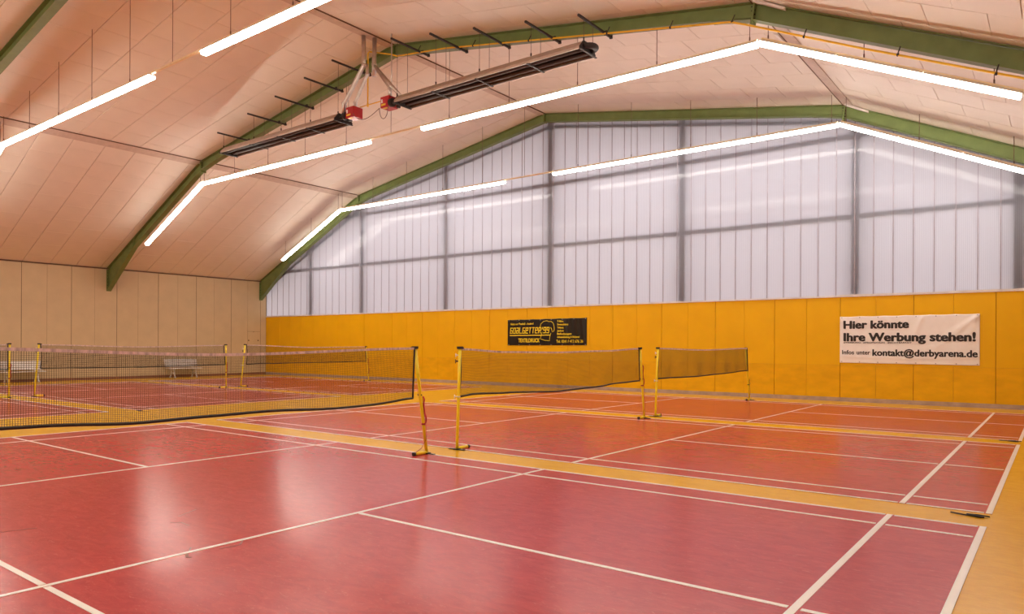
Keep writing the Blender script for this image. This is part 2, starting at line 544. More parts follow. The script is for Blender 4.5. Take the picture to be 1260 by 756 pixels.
# ================================================================== STEEL FRAMES
def steel_frame(yf, label):
    t = thing('steel_frame', label, 'steel frame', (XA, yf, ZA), 0, 'green portal frames under the ceiling')
    t_inv = Matrix.Translation((-XA, -yf, -ZA))
    FW = 0.10
    DS, DC = 0.375, 0.285
    def put(name, mb, mat_=M['green']):
        mb.v = [tuple(t_inv @ Vector(v)) for v in mb.v]
        return obj(name, mb, mat_, t)
    e = 0.026
    for s in (-1, 1):
        xw = XL + .02 if s < 0 else XR - .02
        xk = XA + s * KN
        top = lambda x_: zr(x_) - e
        # eave haunch (deep, tapering) + steep rafter
        xh = xw - s * 2.45
        zh = top(xh) - DS
        lower = [(xw, ZE - 1.0), (xh, zh), (xk, ZK - e - DS + .03)]
        put('rafter', MB().prism_y([(xw, top(xw) - .01), (xk, ZK - e), lower[2], lower[1], lower[0]], yf - .006, yf + .006)
            .bar((xw, top(xw)), (xk, ZK - e), (yf - FW, yf + FW), .016 * s)
            .bar(lower[0], lower[1], (yf - FW, yf + FW), .016 * s)
            .bar(lower[1], lower[2], (yf - FW, yf + FW), .016 * s))
        # shallow rafter
        put('rafter', MB().prism_y([(xk, ZK - e), (XA, ZA - e), (XA, ZA - e - DC), (xk - s * .9, top(xk - s * .9) - DC), (xk, ZK - e - DS + .03)], yf - .006, yf + .006)
            .bar((xk, ZK - e), (XA, ZA - e), (yf - FW, yf + FW), .016 * s)
            .bar((xk - s * .9, top(xk - s * .9) - DC), (XA, ZA - e - DC), (yf - FW, yf + FW), .016 * s)
            .bar((xk, ZK - e - DS + .03), (xk - s * .9, top(xk - s * .9) - DC), (yf - FW, yf + FW), .016 * s)
            .bar((xk - s * .9, top(xk - s * .9) - DC), (xk, top(xk) - DC), (yf - FW, yf + FW), .012 * s))
        # knee end plate with bolts
        pl = put('end_plate', MB().prism_y([(xk - .02 - s * .0, ZK - e + .0), (xk + .02, ZK - e), (xk + .02 - s * .06, ZK - DS - .06), (xk - .02 - s * .06, ZK - DS - .06)], yf - FW - .005, yf + FW + .005))
        for j in range(4):
            for sy in (-1, 1):
                zz = ZK - .08 - j * .085
                put('bolt', MB().tube([(xk - .04 - s * .03, yf + sy * .06, zz), (xk + .04 - s * .03, yf + sy * .06, zz)], .015, 6, smooth=False), M['bracket'])
        put('wall_plate', MB().box(min(xw, xw + s * .018), max(xw, xw + s * .018), yf - FW, yf + FW, ZE - 1.02, ZE - .06))
        for j in range(6):
            put('bolt', MB().tube([(xw - s * .03, yf - .06, ZE - .9 + j * .14), (xw, yf - .06, ZE - .9 + j * .14)], .014, 6, smooth=False), M['bracket'])
        put('stiffener', MB().prism_y([(xh - .008, zh), (xh + .008, zh), (xh + .008, top(xh)), (xh - .008, top(xh))], yf - FW, yf + FW))
    put('ridge_plate', MB().box(XA - .02, XA + .02, yf - FW, yf + FW, ZA - e - DC - .03, ZA - e - .01))
    return t
steel_frame(17.64, 'green steel portal frame against the translucent end wall')
steel_frame(10.0, 'green steel portal frame carrying the two dark radiant heaters')
steel_frame(2.36, 'green steel portal frame crossing the ceiling, bare of heaters, before the heaters')
steel_frame(-5.28, 'green steel portal frame, second from the rear wall')
steel_frame(-12.92, 'green steel portal frame beside the rear wall')
# pale packing slips above the right knee of two frames
for yf, lb in ((17.64, 'pale packing board above knee of end frame'), (10.0, 'pale packing board above knee of heater frame')):
    o = obj('packing_board', MB().hexa([(XK2 + .03, yf - .30, ZK - .085), (XK2 + .62, yf - .16, zr(XK2 + .62) - .085), (XK2 + .62, yf - .09, zr(XK2 + .62) - .085), (XK2 + .03, yf - .22, ZK - .085),
                                       (XK2 + .03, yf - .30, ZK - .024), (XK2 + .62, yf - .16, zr(XK2 + .62) - .03), (XK2 + .62, yf - .09, zr(XK2 + .62) - .03), (XK2 + .03, yf - .22, ZK - .024)]), M['ledge'])
    tag(o, lb, 'board')

# ================================================================== STRIP LIGHTS
ZLT = 7.64
def light_run(yc, x0, z0, x1, z1, nmod, hang, hangers, label, group):
    """a straight run of luminaires on a rail, hung on thin chains"""
    t = thing('strip_light', label, 'light', ((x0 + x1) / 2, yc, (z0 + z1) / 2), 0, group)
    inv = Matrix.Translation((-(x0 + x1) / 2, -yc, -(z0 + z1) / 2))
    L = math.hypot(x1 - x0, z1 - z0)
    ux, uz = (x1 - x0) / L, (z1 - z0) / L
    def local(mb):                                   # run space: s along, y, h up
        mb.v = [tuple(inv @ Vector((x0 + ux * v[0] - uz * v[2], yc + v[1], z0 + uz * v[0] + ux * v[2]))) for v in mb.v]
        return mb
    m = L / nmod
    HW = 0.078
    for i in range(nmod):
        a, b = i * m + .006, (i + 1) * m - .006
        d = MB().prism_x([(-HW, .035), (-HW + .006, -.025), (-HW + .022, -.038), (HW - .022, -.038), (HW - .006, -.025), (HW, .035)], a, b)
        obj('diffuser', local(d), M['lamp'], t)
        h = MB().prism_x([(-HW - .004, .036), (HW + .004, .036), (HW + .004, .048), (.045, .085), (-.045, .085), (-HW - .004, .048)], a, b)
        obj('housing', local(h), M['housing'], t)
    obj('rail', local(MB().box(0, L, -.022, .022, .085, .118)), M['rail'], t)
    for hx in hangers:
        zz = z0 + (hx - x0) / (x1 - x0) * (z1 - z0) + .11
        zt = (zr(hx) - .005) if hang == 'ceiling' else (zr(hx) - .31 if abs(hx - XA) < KN - .2 else zr(hx) - .41)
        mb = MB().tube([(hx, yc, zz), (hx, yc, zt)], .0075, 5)
        mb.tube([(hx, yc, zz - .01), (hx, yc, zz + .09)], .014, 5)
        mb.v = [tuple(inv @ Vector(v)) for v in mb.v]
        obj('hanger', mb, M['chain'], t)
    return t
def light_row(yc, hang, where):
    g = 'strip lights hung ' + where
    HX = [XK1 + .12 + 2.05 * i for i in range(5)]
    light_run(yc, XL + 3.48, 5.70, XK1 + .03, ZLT + .02, 3, hang, [XK1 - 2.1, XK1 - 4.1, XK1 - .15],
              'sloping strip light at the beige wall end, hung ' + where, g)
    light_run(yc, XK1 + .06, ZLT, -9.22, ZLT, 6, hang, HX,
              'level strip light nearer the beige wall, hung ' + where, g)
    light_run(yc, -7.02, ZLT, XK2 + .04, ZLT, 6, hang, [XK2 - .12 - 2.05 * i for i in range(5)],
              'level strip light beyond the ridge, hung ' + where, g)
    light_run(yc, XK2 + .08, ZLT + .02, XR - 3.42, 5.70, 3, hang, [XK2 + 2.0, XK2 + 4.0, XK2 + .25],
              'sloping strip light away from beige wall, hung ' + where, g)
    r = obj('bare_rail', MB().box(-9.22, -7.02, yc - .025, yc + .025, ZLT + .072, ZLT + .115), M['rail'])
    obj('hanger', MB().tube([(XA - .15, yc, ZLT + .1), (XA - .15, yc, zr(XA - .15) - (.005 if hang == 'ceiling' else .31))], .0075, 5), M['chain'], r)
    tag(r, 'bare cream rail bridging two strip lights hung ' + where, 'rail', 'bare light rails')
light_row(16.55, 'ceiling', 'in front of the end wall')
light_row(10.0, 'frame', 'under the heater frame')
light_row(3.53, 'ceiling', 'beside the frame without heaters')
light_row(-2.95, 'ceiling', 'two rows before the heater frame')
light_row(-9.45, 'ceiling', 'in front of the rear wall')

# ================================================================== RADIANT HEATERS
def heater(x0, x1, bars, burner_x, label, flue_pts, s):
    t = thing('radiant_heater', label, 'heater', ((x0 + x1) / 2, 9.1, 8.2), 0, 'dark tube heaters under the ridge')
    inv = Matrix.Translation((-(x0 + x1) / 2, -9.1, -8.2))
    def put(name, mb, m_, par=t, **k):
        mb.v = [tuple(inv @ Vector(v)) for v in mb.v]
        return obj(name, mb, m_, par, **k)
    th = .012
    YM = 9.12
    out = [(-.32, 8.035), (-.32, 8.10), (-.17, 8.255), (.17, 8.255), (.32, 8.10), (.32, 8.035)]
    inn = [(.32 - th, 8.035), (.32 - th, 8.095), (.165, 8.243), (-.165, 8.243), (-.32 + th, 8.095), (-.32 + th, 8.035)]
    put('reflector_hood', MB().prism_x([(YM + y, z) for y, z in out + inn], x0, x1), M['hood'])
    lin = [(y * .985, z - .004) for y, z in inn[1:-1]]
    put('added_dark_sheet', MB().prism_x([(YM + y, z) for y, z in lin + [(y * .97, z - .006) for y, z in reversed(lin)]], x0 + .02, x1 - .02), M['tubes'])  # dark sheet added inside the hood to darken its underside
    xb, xe = (x1, x0) if s > 0 else (x0, x1)         # burner end, bend end
    for dy in (-.13, .13):
        put('burner_tube', MB().tube([(x0 + .05, YM + dy, 8.10), (x1 - .05, YM + dy, 8.10)], .05, 12), M['tubes'])
    bend = [(xe + (-s) * (.02 + .17 * math.cos(a)), YM + .15 * math.sin(a), 8.13) for a in [math.pi * (i / 10 - .5) for i in range(11)]]
    put('return_bend', MB().tube(bend, .068, 12), M['bracket'])
    for ex in (x0, x1):
        put('end_flap', MB().prism_x([(YM + y, z) for y, z in [(-.33, 8.03), (-.33, 8.09), (-.175, 8.262), (.175, 8.262), (.33, 8.09), (.33, 8.03)]], ex - .012, ex + .012), M['bracket'])
    for bx in bars:
        put('tube_bracket', MB().box(bx - .025, bx + .025, YM - .34, YM + .34, 8.018, 8.034), M['bracket'])
        zb = min(zr(bx) - .33, zr(bx) - .33)
        hb = put('hanger_bar', MB().box(bx - .022, bx + .022, 8.70, 10.16, zb - .045, zb), M['bracket'])
        for cy_ in (9.86, 10.10):
            put('clamp', MB().box(bx - .035, bx + .035, cy_, cy_ + .035, zb - .052, zb + .045), M['bracket'], hb)
        for wy in (8.93, 9.31):
            put('wire', MB().tube([(bx, wy, 8.25), (bx, wy, zb - .02)], .006, 5), M['wire'], hb)
            put('eye_bolt', MB().tube([(bx, wy, 8.25), (bx, wy, 8.31)], .018, 6), M['bracket'])
    # burner box
    bxx = burner_x
    bb = put('burner_box', MB().box(bxx - .17, bxx + .17, 8.94, 9.28, 8.05, 8.35), M['burner'], bevel=.012)
    put('burner_label', MB().box(bxx - .13, bxx + .04, 8.935, 8.941, 8.10, 8.15), M['label_y'], bb)
    put('burner_label', MB().box(bxx - .14, bxx - .08, 8.935, 8.941, 8.18, 8.28), M['label_w'], bb)
    put('warning_label', MB().box(bxx - .12, bxx + .04, 8.97, 9.05, 8.046, 8.051), M['label_y'], bb)
    sx = -1 if burner_x > (x0 + x1) / 2 else 1       # towards the tubes
    put('fan_housing', MB().tube([(bxx + sx * .18, 8.99, 8.14), (bxx + sx * .29, 8.99, 8.14)], .11, 14)
        .tube([(bxx + sx * .17, 8.99, 8.14), (bxx + sx * .52, 8.99, 8.11)], .055, 10), M['bracket'])
    put('control_cap', MB().tube([(bxx + sx * .27, 9.2, 8.36), (bxx + sx * .27, 9.2, 8.05)], .06, 10), M['bracket'])
    for pts, r in flue_pts:
        put('flue_pipe', MB().tube(pts, r, 14), M['metal'])
        for q in pts[1:-1]:
            q = Vector(q)
            put('flue_collar', MB().tube([tuple(q + Vector((0, 0, -.03))), tuple(q + Vector((0, 0, .03)))], r + .012, 14), M['metal'])
    return t
heater(-15.36, -9.36, [-15.35, -13.58, -12.1, -10.64, -9.36], -8.87, 'dark radiant heater on the beige wall side of the ridge',
       [([(-8.30, 8.95, 10.22), (-8.28, 8.95, 9.40), (-9.20, 9.02, 8.52), (-9.22, 9.02, 8.22)], .062),
        ([(-8.28, 9.05, 9.45), (-8.25, 9.05, 9.16), (-8.88, 9.16, 8.52), (-8.90, 9.16, 8.34)], .048)], 1)
heater(-6.92, -1.10, [-6.92, -5.5, -4.05, -2.5, -1.08], -7.42, 'dark radiant heater past the ridge from the beige wall',
       [([(-8.20, 9.27, 10.24), (-8.22, 9.27, 9.50), (-8.22, 9.27, 9.16)], .062),
        ([(-8.20, 9.27, 9.46), (-7.45, 9.15, 8.66), (-7.42, 9.15, 8.34)], .052),
        ([(-8.08, 9.22, 9.36), (-6.98, 9.12, 8.30)], .05)], -1)
# loose cable between the two burners
cb = [(-8.70, 8.93, 8.12)]
for i in range(1, 12):
    u = i / 12
    cb.append((-8.70 + u * 1.08, 8.91, 8.12 - .09 * u - .22 * math.sin(u ** .8 * math.pi)))
cb += [(-7.58, 8.91, 8.045)]
for i in range(17):
    a = math.pi * (1 - i / 16)
    cb.append((-7.44 + .17 * math.cos(a), 8.93, 8.035 - .30 * math.sin(a)))
tag(obj('control_cable', MB().tube(cb, .009, 6), M['wire']), 'thin looping cable between the two red burner boxes', 'cable')
# gas pipe: along the frame, dropping to the burners
gp = [(-8.42, 9.22, 8.38), (-8.42, 9.22, 9.86), (-8.40, 9.26, 9.90), (-8.0, 9.72, 9.88), (-7.85, 9.80, 9.82)]
for xx in (-6, -3.5, -1, 1.0, 1.85):
    gp.append((xx, 9.80, zr(xx) - .30 - .11 * max(0, (xx + 7.8) / 9.6)))
gp += [(2.15, 9.80, ZK - .46), (4.3, 9.80, zr(4.3) - .56), (6.72, 9.80, zr(6.72) - .54), (9.6, 9.80, zr(9.6) - .52)]
g = thing('gas_pipe', 'yellow gas pipe running along the heater frame and down to the burners', 'pipe', (XA, 9.8, 9.8))
def glocal(mb):
    mb.v = [(v[0] - XA, v[1] - 9.8, v[2] - 9.8) for v in mb.v]
    return mb
obj('pipe', glocal(MB().tube(gp, .021, 8)), M['gas'], g)
obj('tee_pipe', glocal(MB().tube([(-8.75, 9.22, 8.38), (-7.6, 9.22, 8.38)], .016, 8).tube([(-8.42, 9.22, 8.33), (-8.42, 9.22, 8.44)], .026, 8)), M['gas'], g)
for xx in (-7.0, -5.0, -3.2, -1.0, .55, 1.9, 3.3, 4.9, 6.35, 8.0):
    zz = zr(xx) - .30 - .11 * max(0, (xx + 7.8) / 9.6) if xx < 2 else zr(xx) - .55
    obj('pipe_clip', glocal(MB().tube([(xx, 9.80, zz - .03), (xx, 9.80, zz + .02), (xx + .03, 9.86, zz + .16)], .011, 6).tube([(xx - .02, 9.80, zz), (xx + .02, 9.80, zz)], .026, 8)), M['bracket'], g)
tag(obj('light_drop_conduit', MB().tube([(-7.43, 9.2, zr(-7.43) - .01), (-7.43, 9.2, 8.36)], .016, 8), M['metal']), 'slim grey conduit dropping from ceiling to the burner nearest the ridge', 'conduit')

# ================================================================== NETS AND POSTS
def lerp_curve(pts, u):
    for (a, va), (b, vb) in zip(pts[:-1], pts[1:]):
        if u <= b:
            k = (u - a) / (b - a)
            k = k * k * (3 - 2 * k)
            return va + (vb - va) * k
    return pts[-1][1]
def net(x, ya, yb, top, bot, sideA, sideB, label, group):
    """top/bot: (u, z) curves along the net; sideA/B: y shift of the lower end corners"""
    t = thing('badminton_net', label, 'net', (x, (ya + yb) / 2, 0), 0, group)
    ym = (ya + yb) / 2
    L = yb - ya
    ph = random.uniform(0, 6)
    def P(u, v):          # v 0 top .. 1 bottom
        zt, zb = lerp_curve(top, u), lerp_curve(bot, u)
        bulgeA = sideA * v + .03 * math.sin(v * math.pi)
        bulgeB = sideB * v
        y = ya + u * L + bulgeA * max(0, 1 - u * 6) ** 2 + bulgeB * max(0, 1 - (1 - u) * 6) ** 2
        xo = v * (.018 * math.sin(u * 17 + ph) + .012 * math.sin(u * 41 + 2 * ph)) * min(1, 8 * u, 8 * (1 - u))
        return Vector((xo, y - ym, zt + (zb - zt) * v))
    nv = int(L / .0195)
    nh = 37
    mb = MB()
    R = .0017
    for i in range(nv + 1):
        u = i / nv
        mb.tube([P(u, .03 + .97 * j / 5) for j in range(6)], R, 3, caps=False)
    for j in range(nh + 1):
        v = .04 + .96 * j / nh
        mb.tube([P(i / 30, v) for i in range(31)], R, 3, caps=False)
    stuff(obj('netting', mb, M['net'], t))
    tp = MB()
    n = 40
    for i in range(n):
        a, b = P(i / n, 0), P((i + 1) / n, 0)
        w = .028
        tp.hexa([(a.x - .004, a.y, a.z - w), (b.x - .004, b.y, b.z - w), (b.x + .004, b.y, b.z - w), (a.x + .004, a.y, a.z - w),
                 (a.x - .004, a.y, a.z + .002), (b.x - .004, b.y, b.z + .002), (b.x + .004, b.y, b.z + .002), (a.x + .004, a.y, a.z + .002)])
    obj('top_tape', tp, M['tape'], t)
    obj('bottom_cord', MB().tube([P(i / 40, 1) for i in range(41)], .015, 6), M['black'], t)
    for u in (0, 1):
        obj('side_cord', MB().tube([P(u, j / 10) for j in range(11)], .013, 6), M['black'], t)
    return t
def post(x, yb, yt, zt, s, label, strap, group):
    """s: direction (+1/-1 in y) of the net from this post"""
    t = thing('net_post', label, 'post', (x, yb, 0), 0, group)
    lean = yt - yb
    at = lambda z: (0, lean * z / zt, z)
    obj('pole', MB().tube([at(.02), at(.5), at(1.0), at(zt - .02)], .0235, 14), M['yellow_paint'], t)
    obj('top_cap', MB().box(-.032, .032, lean - .035, lean + .035, zt - .02, zt + .018).box(-.012, .012, min(lean, lean + s * .075), max(lean, lean + s * .075), zt - .02, zt + .008), M['black'], t)
    obj('foot_tube', MB().tube([(0, 0, .026), (0, s * .235, .026)], .0245, 10), M['yellow_paint'], t)
    obj('foot_end', MB().tube([(0, s * .235, .027), (0, s * .275, .027)], .027, 10), M['black'], t)
    obj('floor_bar', MB().box(-.15, .15, -.022, .022, ZC + .001, .016).box(-.045, .045, -.04, .04, ZC + .001, .022), M['black'], t)
    if strap:
        z0, z1, m_ = strap
        pts = []
        for i in range(9):
            z = z1 + (z0 - z1) * i / 8
            p = at(z)
            pts.append((.03 + .012 * math.sin(i * 1.3), p[1] + .022 + .008 * math.sin(i * 2.1), z))
        st = obj('ratchet_strap', MB(), m_, t)
        mb = MB()
        for a, b in zip(pts[:-1], pts[1:]):
            mb.hexa([(a[0] - .004, a[1] - .012, a[2]), (a[0] + .004, a[1] - .012, a[2]), (a[0] + .004, a[1] + .014, a[2]), (a[0] - .004, a[1] + .014, a[2]),
                     (b[0] - .004, b[1] - .012, b[2]), (b[0] + .004, b[1] - .012, b[2]), (b[0] + .004, b[1] + .014, b[2]), (b[0] - .004, b[1] + .014, b[2])])
        p = at(z0)
        mb.tube([(0, p[1], z0 - .012), (0, p[1], z0 + .012)], .031, 12)
        st.data = mb.mesh('ratchet_strap')
        st.data.materials.append(m_)
        q = at(.10)
        obj('strap_tail', MB().tube([(.03, at(z0)[1] + .02, z0), (.045, at(.2)[1] + s * .03, .22), (.03, s * .14, .10), (.015, s * .25, .045)], .004, 5), m_, t)
        p = at(.86)
        obj('cleat', MB().tube([(-.04, p[1] - .01, .86), (.03, p[1], .86)], .010, 6), M['bracket'], t)
    else:
        for z in (1.42, 1.33, .80):
            p = at(z)
            obj('cleat', MB().tube([(-.015, p[1] - s * .02, z), (-.03, p[1] - s * .055, z + .004)], .010, 6).tube([(-.03, p[1] - s * .055, z - .03), (-.03, p[1] - s * .055, z + .03)], .007, 6),
                M['label_w'] if z != 1.33 else M['bracket'], t)
        p = at(.80)
        obj('ring', MB().tube([(0, p[1], .79), (0, p[1], .805)], .029, 12), M['label_w'], t)
    return t
NG, PG = 'badminton nets strung across the courts', 'yellow net posts standing on the courts'
RED, BLK = M['strap'], M['black']
# row of courts with the banner wall behind
net(0, -2.96, 2.735, [(0, 1.545), (.5, 1.468), (1, 1.535)], [(0, .84), (.18, .83), (.33, .79), (.6, .803), (.76, .77), (.86, .775), (1, .825)], .0, -.03,
    'badminton net tied to the leaning post that has a red strap dangling to its foot', NG)
net(0, 3.70, 9.49, [(0, 1.525), (.2, 1.476), (.45, 1.464), (.75, 1.486), (1, 1.530)], [(0, .795), (.06, .818), (.2, .795), (.48, .748), (.65, .768), (.85, .812), (1, .825)], -.025, .04,
    'badminton net stretched in front of the black banner', NG)
net(0, 10.40, 16.22, [(0, 1.535), (.45, 1.498), (1, 1.540)], [(0, .842), (.4, .828), (.7, .85), (1, .885)], .0, .07,
    'badminton net before plain yellow boards between the black banner and the white banner', NG)
post(0, -3.20, -3.0, 1.55, 1, 'yellow post at the outer end of the net nearest the bare floor', None, PG)
post(-.045, 3.035, 2.79, 1.535, -1, 'leaning yellow post with dangling red strap, beside an upright yellow post', (.44, .84, RED), PG)
post(.02, 3.615, 3.672, 1.535, 1, 'upright yellow post with white cleats at the net before the black banner', None, PG)
post(.01, 9.735, 9.525, 1.53, -1, 'leaning yellow post at the white banner side of the net before the black banner', (.72, 1.16, RED), PG)
post(.03, 10.235, 10.345, 1.535, 1, 'upright yellow post of the net between the banners, on its black banner side', None, PG)
post(-.06, 16.62, 16.27, 1.535, -1, 'thin yellow post with a black buckle close to the white banner', (.46, .62, BLK), PG)
# row of courts by the beige wall
net(XC2, -2.96, 3.17, [(0, 1.55), (.5, 1.49), (1, 1.54)], [(0, .83), (.5, .80), (.9, .845), (1, .815)], 0, 0,
    'distant badminton net whose end hangs in front of the bench away from the corner', NG)
net(XC2, 4.0, 9.88, [(0, 1.545), (.5, 1.487), (1, 1.545)], [(0, .83), (.5, .81), (1, .836)], 0, .07,
    'distant badminton net strung in front of the beige wall between the benches', NG)
net(XC2, 10.80, 16.56, [(0, 1.56), (.5, 1.482), (1, 1.505)], [(0, .832), (.1, .850), (.6, .85), (1, .857)], 0, .05,
    'distant badminton net reaching from the beige wall to the yellow wall', NG)
post(XC2, -3.2, -3.05, 1.55, 1, 'yellow post far along the beige wall side', None, PG)
post(XC2, 3.20, 3.215, 1.56, -1, 'distant yellow post with red strap before the bench away from the corner', (.55, .98, RED), PG)
post(XC2, 3.843, 3.963, 1.56, 1, 'distant yellow post tilting before the bench away from the corner', None, PG)
post(XC2, 9.985, 9.974, 1.56, -1, 'distant yellow post with red strap near the bench by the corner', (.55, .92, RED), PG)
post(XC2, 10.575, 10.743, 1.57, 1, 'distant yellow post tilting, beside the gap to a strapped post near the yellow wall', None, PG)
post(XC2, 16.76, 16.60, 1.505, -1, 'distant thin yellow post with red strap in front of the yellow wall', (.35, 1.0, RED), PG)

# ================================================================== BENCHES
def bench(yc, label):
    t = thing('bench', label, 'bench', (XL + .42, yc, 0), 0, 'white benches along the beige wall')
    L = 0.79
    for i in range(5):                                   # seat slats
        x0 = -.16 + i * .092
        obj('seat_slat', MB().box(x0, x0 + .074, -L, L, .425 - .012 * (i == 4), .450 - .012 * (i == 4)), M['bench'], t, bevel=.006)
    for i in range(4):                                   # back slats
        z0 = .50 + i * .092
        xo = -.20 - i * .028
        obj('back_slat', MB().hexa([(xo - .012, -L, z0), (xo - .012, L, z0), (xo + .012, L, z0), (xo + .012, -L, z0),
                                    (xo - .034, -L, z0 + .074), (xo - .034, L, z0 + .074), (xo - .010, L, z0 + .074), (xo - .010, -L, z0 + .074)]), M['bench'], t)
    for y in (-.53, .53):                                # cast leg frames
        f = MB()
        f.tube([(.25, y, .015), (.205, y, .06), (.17, y, .20), (.16, y, .33), (.22, y, .42)], [.034, .030, .026, .024, .024], 8)
        f.tube([(-.23, y, .015), (-.18, y, .06), (-.135, y, .20), (-.12, y, .33), (-.17, y, .42)], [.034, .030, .026, .024, .024], 8)
        f.tube([(.17, y, .16), (.08, y, .215), (.02, y, .23), (-.05, y, .215), (-.135, y, .16)], .021, 8)
        f.tube([(.16, y, .30), (.06, y, .36), (.02, y, .40), (-.02, y, .36), (-.12, y, .30)], .018, 8)
        f.box(-.19, .26, y - .02, y + .02, .41, .427)
        f.tube([(-.17, y, .42), (-.20, y, .50), (-.325, y, .87)], .016, 8)
        f.box(.18, .31, y - .022, y + .022, .004, .022)
        f.box(-.29, -.16, y - .022, y + .022, .004, .022)
        obj('leg_frame', f, M['bench'], t)
    return t
bench(13.22, 'white slatted bench at the beige wall, the one closer to the yellow wall')
bench(6.52, 'white slatted bench at the beige wall, the one farther from the yellow wall')

# ================================================================== BANNERS
def text_mb(body, size, bold, sx=1.0, shear=0.0):
    cu = bpy.data.curves.new('txt', 'FONT')
    cu.body = body
    cu.size = size
    cu.offset = bold
    cu.shear = shear
    cu.extrude = 0.0
    cu.resolution_u = 3
    o = bpy.data.objects.new('txt', cu)
    COL.objects.link(o)
    dg = bpy.context.evaluated_depsgraph_get()
    me = bpy.data.meshes.new_from_object(o.evaluated_get(dg))
    vs = [(v.co.x * sx, v.co.y) for v in me.vertices]
    fs = [tuple(p.vertices) for p in me.polygons]
    bpy.data.objects.remove(o)
    bpy.data.curves.remove(cu)
    bpy.data.meshes.remove(me)
    return vs, fs
def wrinkle_w(x, z, w, h):
    d = 0.0
    for cx, cz, dx, dz, a in ((1.0, 1.0, -.75, -.66, .034), (1.0, 1.0, -.45, -.9, .022), (0.0, 1.0, .6, -.8, .024), (.62, 1.0, -.35, -.9, .022), (.34, 1.0, .5, -.85, .016)):
        px, pz = x - cx * w, z - cz * h
        l = math.hypot(dx, dz)
        al = (px * dx + pz * dz) / l
        ac = (px * dz - pz * dx) / l
        if al > 0:
            d += a * math.exp(-(ac / (.06 + .10 * al)) ** 2) * math.exp(-al / 1.0) * min(1, al / .1) * math.cos(ac / (.06 + .08 * al))
    d += .010 * math.exp(-((z - .12 * h - .22 * (x / w - .45) ** 2) / .05) ** 2)
    return d
def banner(x0, x1, corners, mat_, label, wr):
    """corner heights: (z bottom left, z bottom right, z top right, z top left); print offset outwards = -y"""
    w = x1 - x0
    zbl, zbr, ztr, ztl = corners
    h = (ztl + ztr - zbl - zbr) / 2
    yb = YF - 0.052
    t = thing('banner', label, 'banner', ((x0 + x1) / 2, yb, (zbl + zbr) / 2))
    ox, oz = (x0 + x1) / 2, (zbl + zbr) / 2
    def PT(u, v, out=0.0):
        out = out
        zb = zbl + (zbr - zbl) * u
        zt = ztl + (ztr - ztl) * u
        zt -= .010 * abs(math.sin(u * math.pi * 6))
        x_ = x0 + u * w
        z_ = zb + (zt - zb) * v
        return (x_ - ox, -.004 - wr(u * w, v * h, w, h) - out, z_ - oz)
    nx, nz = 150, 60
    vs = [PT(i / nx, j / nz) for j in range(nz + 1) for i in range(nx + 1)]
    m = len(vs)
    vs += [(p[0], p[1] + .003, p[2]) for p in vs]
    fs = []
    for j in range(nz):
        for i in range(nx):
            a = j * (nx + 1) + i
            fs.append((a, a + 1, a + nx + 2, a + nx + 1))
            fs.append((m + a, m + a + nx + 1, m + a + nx + 2, m + a + 1))
    for i in range(nx):
        fs.append((i, m + i, m + i + 1, i + 1))
        b = nz * (nx + 1) + i
        fs.append((b, b + 1, m + b + 1, m + b))
    for j in range(nz):
        a, b = j * (nx + 1), (j + 1) * (nx + 1)
        fs.append((a, b, m + b, m + a))
        a, b = a + nx, b + nx
        fs.append((a, m + a, m + b, b))
    mb = MB()
    mb.add(vs, fs, True)
    obj('sheet', mb, mat_, t)
    for i in range(8):
        for v in (.975, .025):
            p = PT(.015 + i / 7 * .97, v, .002)
            obj('eyelet', MB().tube([(p[0], p[1] - .002, p[2]), (p[0], p[1] + .004, p[2])], .016, 10), M['eyelet'], t)
    return t, PT, w, h
def print_text(t, PT, w, h, body, u0, u1, v0, v1, mat_, bold=0.0, shear=0.0, capref='H'):
    """fit text in the box u0..u1, baseline v0, cap height v1-v0 (fractions of banner)"""
    rv, _ = text_mb(capref, 1.0, 0)
    cap = max(v[1] for v in rv)
    size = (v1 - v0) * h / cap
    vs, fs = text_mb(body, size, 0.0, 1.0, shear)
    if bold:
        v0_, f0_ = list(vs), list(fs)
        vs, fs = [], []
        r_ = bold * size
        for q in range(8):
            an = q * math.pi / 4
            o_ = len(vs)
            vs += [(v[0] + r_ * 1.1 * math.cos(an), v[1] + r_ * .8 * math.sin(an)) for v in v0_]
            fs += [tuple(i + o_ for i in f) for f in f0_]
    xa, xb = min(v[0] for v in vs), max(v[0] for v in vs)
    k = (u1 - u0) * w / (xb - xa)
    mb = MB()
    nb_ = max(1, len(vs) // 8) if bold else len(vs)
    P3 = [PT(u0 + (v[0] - xa) * k / w, v0 + v[1] / h, .006 + .0005 * (i_ // nb_)) for i_, v in enumerate(vs)]
    mb.add(P3, fs)
    me = mb.mesh('lettering')
    return obj('lettering', me, mat_, t)
# white banner
t, PT, w, h = banner(2.115, 5.535, (1.125, 1.105, 2.475, 2.462), M['banner_w'], 'white banner with bold black German lettering hanging on the yellow boards', wrinkle_w)
tx = lambda *a, **k: print_text(t, PT, w, h, *a, **k)
tx('Hier könnte', .028, .52, .745, .905, M['ink'], bold=.045)
tx('Ihre Werbung stehen!', .028, .975, .475, .64, M['ink'], bold=.045)
tx('#WERBUNG   #PROMOTION   #SICHTBARKEIT', .028, .54, .425, .455, M['ink'], bold=.016)
tx('Infos', .018, .112, .185, .275, M['ink'], bold=.020)
tx('unter', .132, .235, .185, .275, M['ink'], bold=.020)
tx('kontakt@derbyarena.de', .252, .988, .165, .295, M['ink'], bold=.036)
